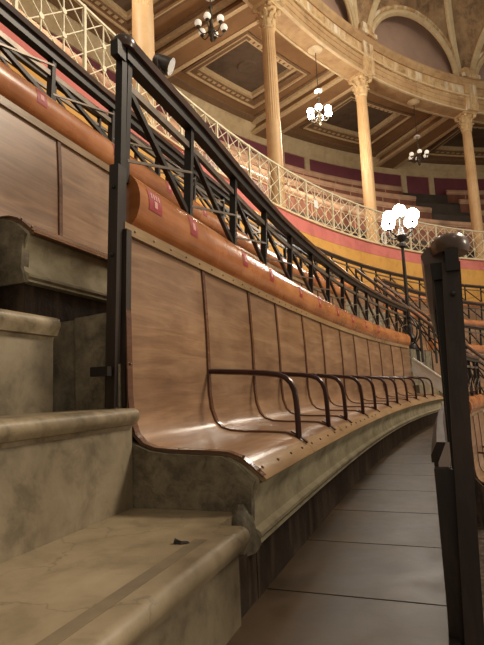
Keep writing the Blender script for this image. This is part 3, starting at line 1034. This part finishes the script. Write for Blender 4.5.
# ------------------------------------------------------------------ chandeliers
def chandelier(s, z, lit, label, power=300):
    c = P(s, 3.98, z)
    ch = thing('chandelier', c, label, 'chandelier', 'gallery chandeliers')
    obj('ceiling_rose', lathe([(.03, 10.20 - z), (.14, 10.24 - z), (.22, 10.29 - z), (.22, 10.32 - z)], c, 16), 'cream', ch, smooth=True)
    obj('rod', tube([c + Vector((0, 0, .2)), c + Vector((0, 0, 10.24 - z))], .012, 6), 'brass', ch)
    obj('stem', lathe([(.015, -.30), (.045, -.26), (.03, -.2), (.07, -.12), (.085, -.03), (.05, .05), (.03, .14), (.055, .2), (.035, .26), (.02, .45), (.05, .5), (.02, .55)], c, 12), 'brass', ch, smooth=True)
    obj('upper_shade', lathe([(.03, .82), (.11, .76), (.12, .74), (.03, .75)], c, 14), 'white', ch, smooth=True)
    for k in range(6):
        th = 2 * pi * k / 6 + .3
        d = Vector((cos(th), sin(th), 0))
        pts = [c + d * r_ + Vector((0, 0, z_)) for r_, z_ in ((.05, -.05), (.12, -.13), (.2, -.14), (.26, -.08), (.285, -.02))]
        ar = obj('arm', tube(pts, .013, 6), 'brass', ch, smooth=True)
        obj('cup', lathe([(.02, -.03), (.045, -.01), (.05, .01), (.02, .012)], c + d * .285, 10), 'brass', ar, smooth=True)
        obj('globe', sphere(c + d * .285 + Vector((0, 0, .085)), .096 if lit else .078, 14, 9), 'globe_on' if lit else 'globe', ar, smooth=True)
    if lit:
        ld = bpy.data.lights.new('chandelier_light', 'POINT')
        ld.energy = power
        ld.color = (1.0, .89, .72)
        ld.shadow_soft_size = .3
        lo = bpy.data.objects.new('chandelier_light', ld)
        C.objects.link(lo)
        lo.parent = ch
        lo.location = (0, 0, -.5)
    return ch


chandelier(6.76, 8.27, False, 'unlit chandelier with six white globes at the upper left')
chandelier(10.60, 8.27, True, 'brightly lit chandelier hanging between two cream columns')
chandelier(14.42, 8.27, False, 'distant unlit chandelier with white globes, rightmost')
chandelier(2.90, 8.27, True, 'unseen lit chandelier above the bench, added as light for the near seats', 230)  # out-of-view repeat, added as a light source for the near seats

# ------------------------------------------------------------------ lamp post by the stairs
c = P(7.36, .56, 0)
lp = thing('lamp_post', c + Vector((0, 0, .84)), 'dark lamp post with a cluster of glowing white globes past the near bench', 'lamp')
obj('pedestal', join(bar(c + Vector((0, 0, .84)), c + Vector((0, 0, 1.12)), .2, .2), bar(c + Vector((0, 0, 1.12)), c + Vector((0, 0, 1.16)), .26, .26)), 'iron', lp)
obj('foot', lathe([(.11, 1.16), (.11, 1.2), (.07, 1.26), (.09, 1.34), (.05, 1.42), (.06, 1.5), (.04, 1.56)], c, 12), 'iron', lp, smooth=True)
obj('pole', lathe([(.036, 1.5), (.034, 2.0), (.03, 2.6), (.026, 3.0), (.026, 3.1)], c, 12), 'iron', lp, smooth=True)
obj('collar', lathe([(.03, 2.92), (.06, 2.95), (.06, 3.0), (.04, 3.03), (.075, 3.08), (.09, 3.15), (.05, 3.2), (.03, 3.3)], c, 12), 'iron', lp, smooth=True)
for k in range(5):
    if k < 4:
        th = 2 * pi * k / 4 + .55
        d = Vector((cos(th), sin(th), 0)) * .27
        z = 3.44
    else:
        d = Vector((0, 0, 0))
        z = 3.60
    pts = [c + Vector((0, 0, 3.14)), c + d * .5 + Vector((0, 0, 3.12)), c + d * .95 + Vector((0, 0, 3.18)), c + d + Vector((0, 0, z - .1))]
    ar = obj('arm', tube(pts, .014, 6), 'iron', lp, smooth=True)
    obj('cup', lathe([(.02, z - .13), (.05, z - .10), (.055, z - .085), (.02, z - .08)], c + d, 10), 'iron', ar, smooth=True)
    obj('globe', sphere(c + d + Vector((0, 0, z)), .115, 16, 10), 'globe_on', ar, smooth=True)
for k in range(4):   # scrolls on the base
    th = 2 * pi * k / 4 + .3
    d = Vector((cos(th), sin(th), 0))
    pts = [c + d * (.04 + .16 * sin(pi * i / 8)) + Vector((0, 0, 1.2 + .5 * i / 8)) for i in range(9)]
    obj('scroll', tube(pts, .014, 6), 'iron', lp, smooth=True)
ld = bpy.data.lights.new('lamp_post_light', 'POINT')
ld.energy = 90
ld.color = (1.0, .88, .70)
ld.shadow_soft_size = .3
lo = bpy.data.objects.new('lamp_post_light', ld)
C.objects.link(lo)
lo.parent = lp
lo.location = (0, 0, 3.95 - .84)

# ------------------------------------------------------------------ small things
p = P(-.60, .095, .236)
V = [p + Vector(q) for q in ((-.018, -.004, .0005), (.0, -.008, .0005), (.02, -.004, .0005), (.016, .003, .0005), (-.004, .004, .0005), (-.02, .008, .0005),
                             (-.016, -.002, .009), (.0, -.004, .006), (.016, -.001, .004), (.012, .002, .004), (-.004, .002, .005), (-.016, .005, .011))]
F = [(5, 4, 3, 2, 1, 0), (6, 7, 8, 9, 10, 11)] + [(i, (i + 1) % 6, 6 + (i + 1) % 6, 6 + i) for i in range(6)]
o = obj('dark_chip', (V, F, None), 'iron')
tag(o, 'small dark chip lying on the lowest marble step near its edge', 'debris')

p = P(9.54, 3.46, 5.15)
a_, n_ = frame(9.54)
o = obj('notice_card', bar(p - a_ * .09, p + a_ * .09, .012, .2), 'white')
tag(o, 'small white card fixed to the cream lattice', 'sign')

a_, n_ = frame(12.18)
pts = [P(12.18, 3.44, 4.84) + a_ * (.10 * cos(2 * pi * i / 16)) + Vector((0, 0, .17 * sin(2 * pi * i / 16))) for i in range(17)]
o = obj('oval_ring', tube(pts, .022, 6), 'white', smooth=True)
tag(o, 'white oval ring hung on the cream lattice beside the lamp globes', 'ring')

c = P(4.60, 3.40, 5.70)
a_, n_ = frame(4.6)
sp = thing('spotlight', c, 'dark stage spotlight clamped to the lattice top below the left column', 'spotlight')
ax = (-n_ * .6 + a_ * .3 + Vector((0, 0, -.35))).normalized()
q = c + Vector((0, 0, .13))
obj('housing', tube([q - ax * .15, q - ax * .12, q + ax * .08, q + ax * .14], [.07, .11, .13, .13], 10), 'iron', sp, smooth=True)
obj('lens_rim', tube([q + ax * .13, q + ax * .16], .14, 10), 'brass', sp)
obj('yoke', tube([q + a_ * .15, q + a_ * .13 - Vector((0, 0, .14)), q - Vector((0, 0, .17)), q - a_ * .13 - Vector((0, 0, .14)), q - a_ * .15], .012, 6), 'iron', sp)
obj('clamp', bar(q - Vector((0, 0, .18)), q - Vector((0, 0, .13)), .05, .05), 'iron', sp)
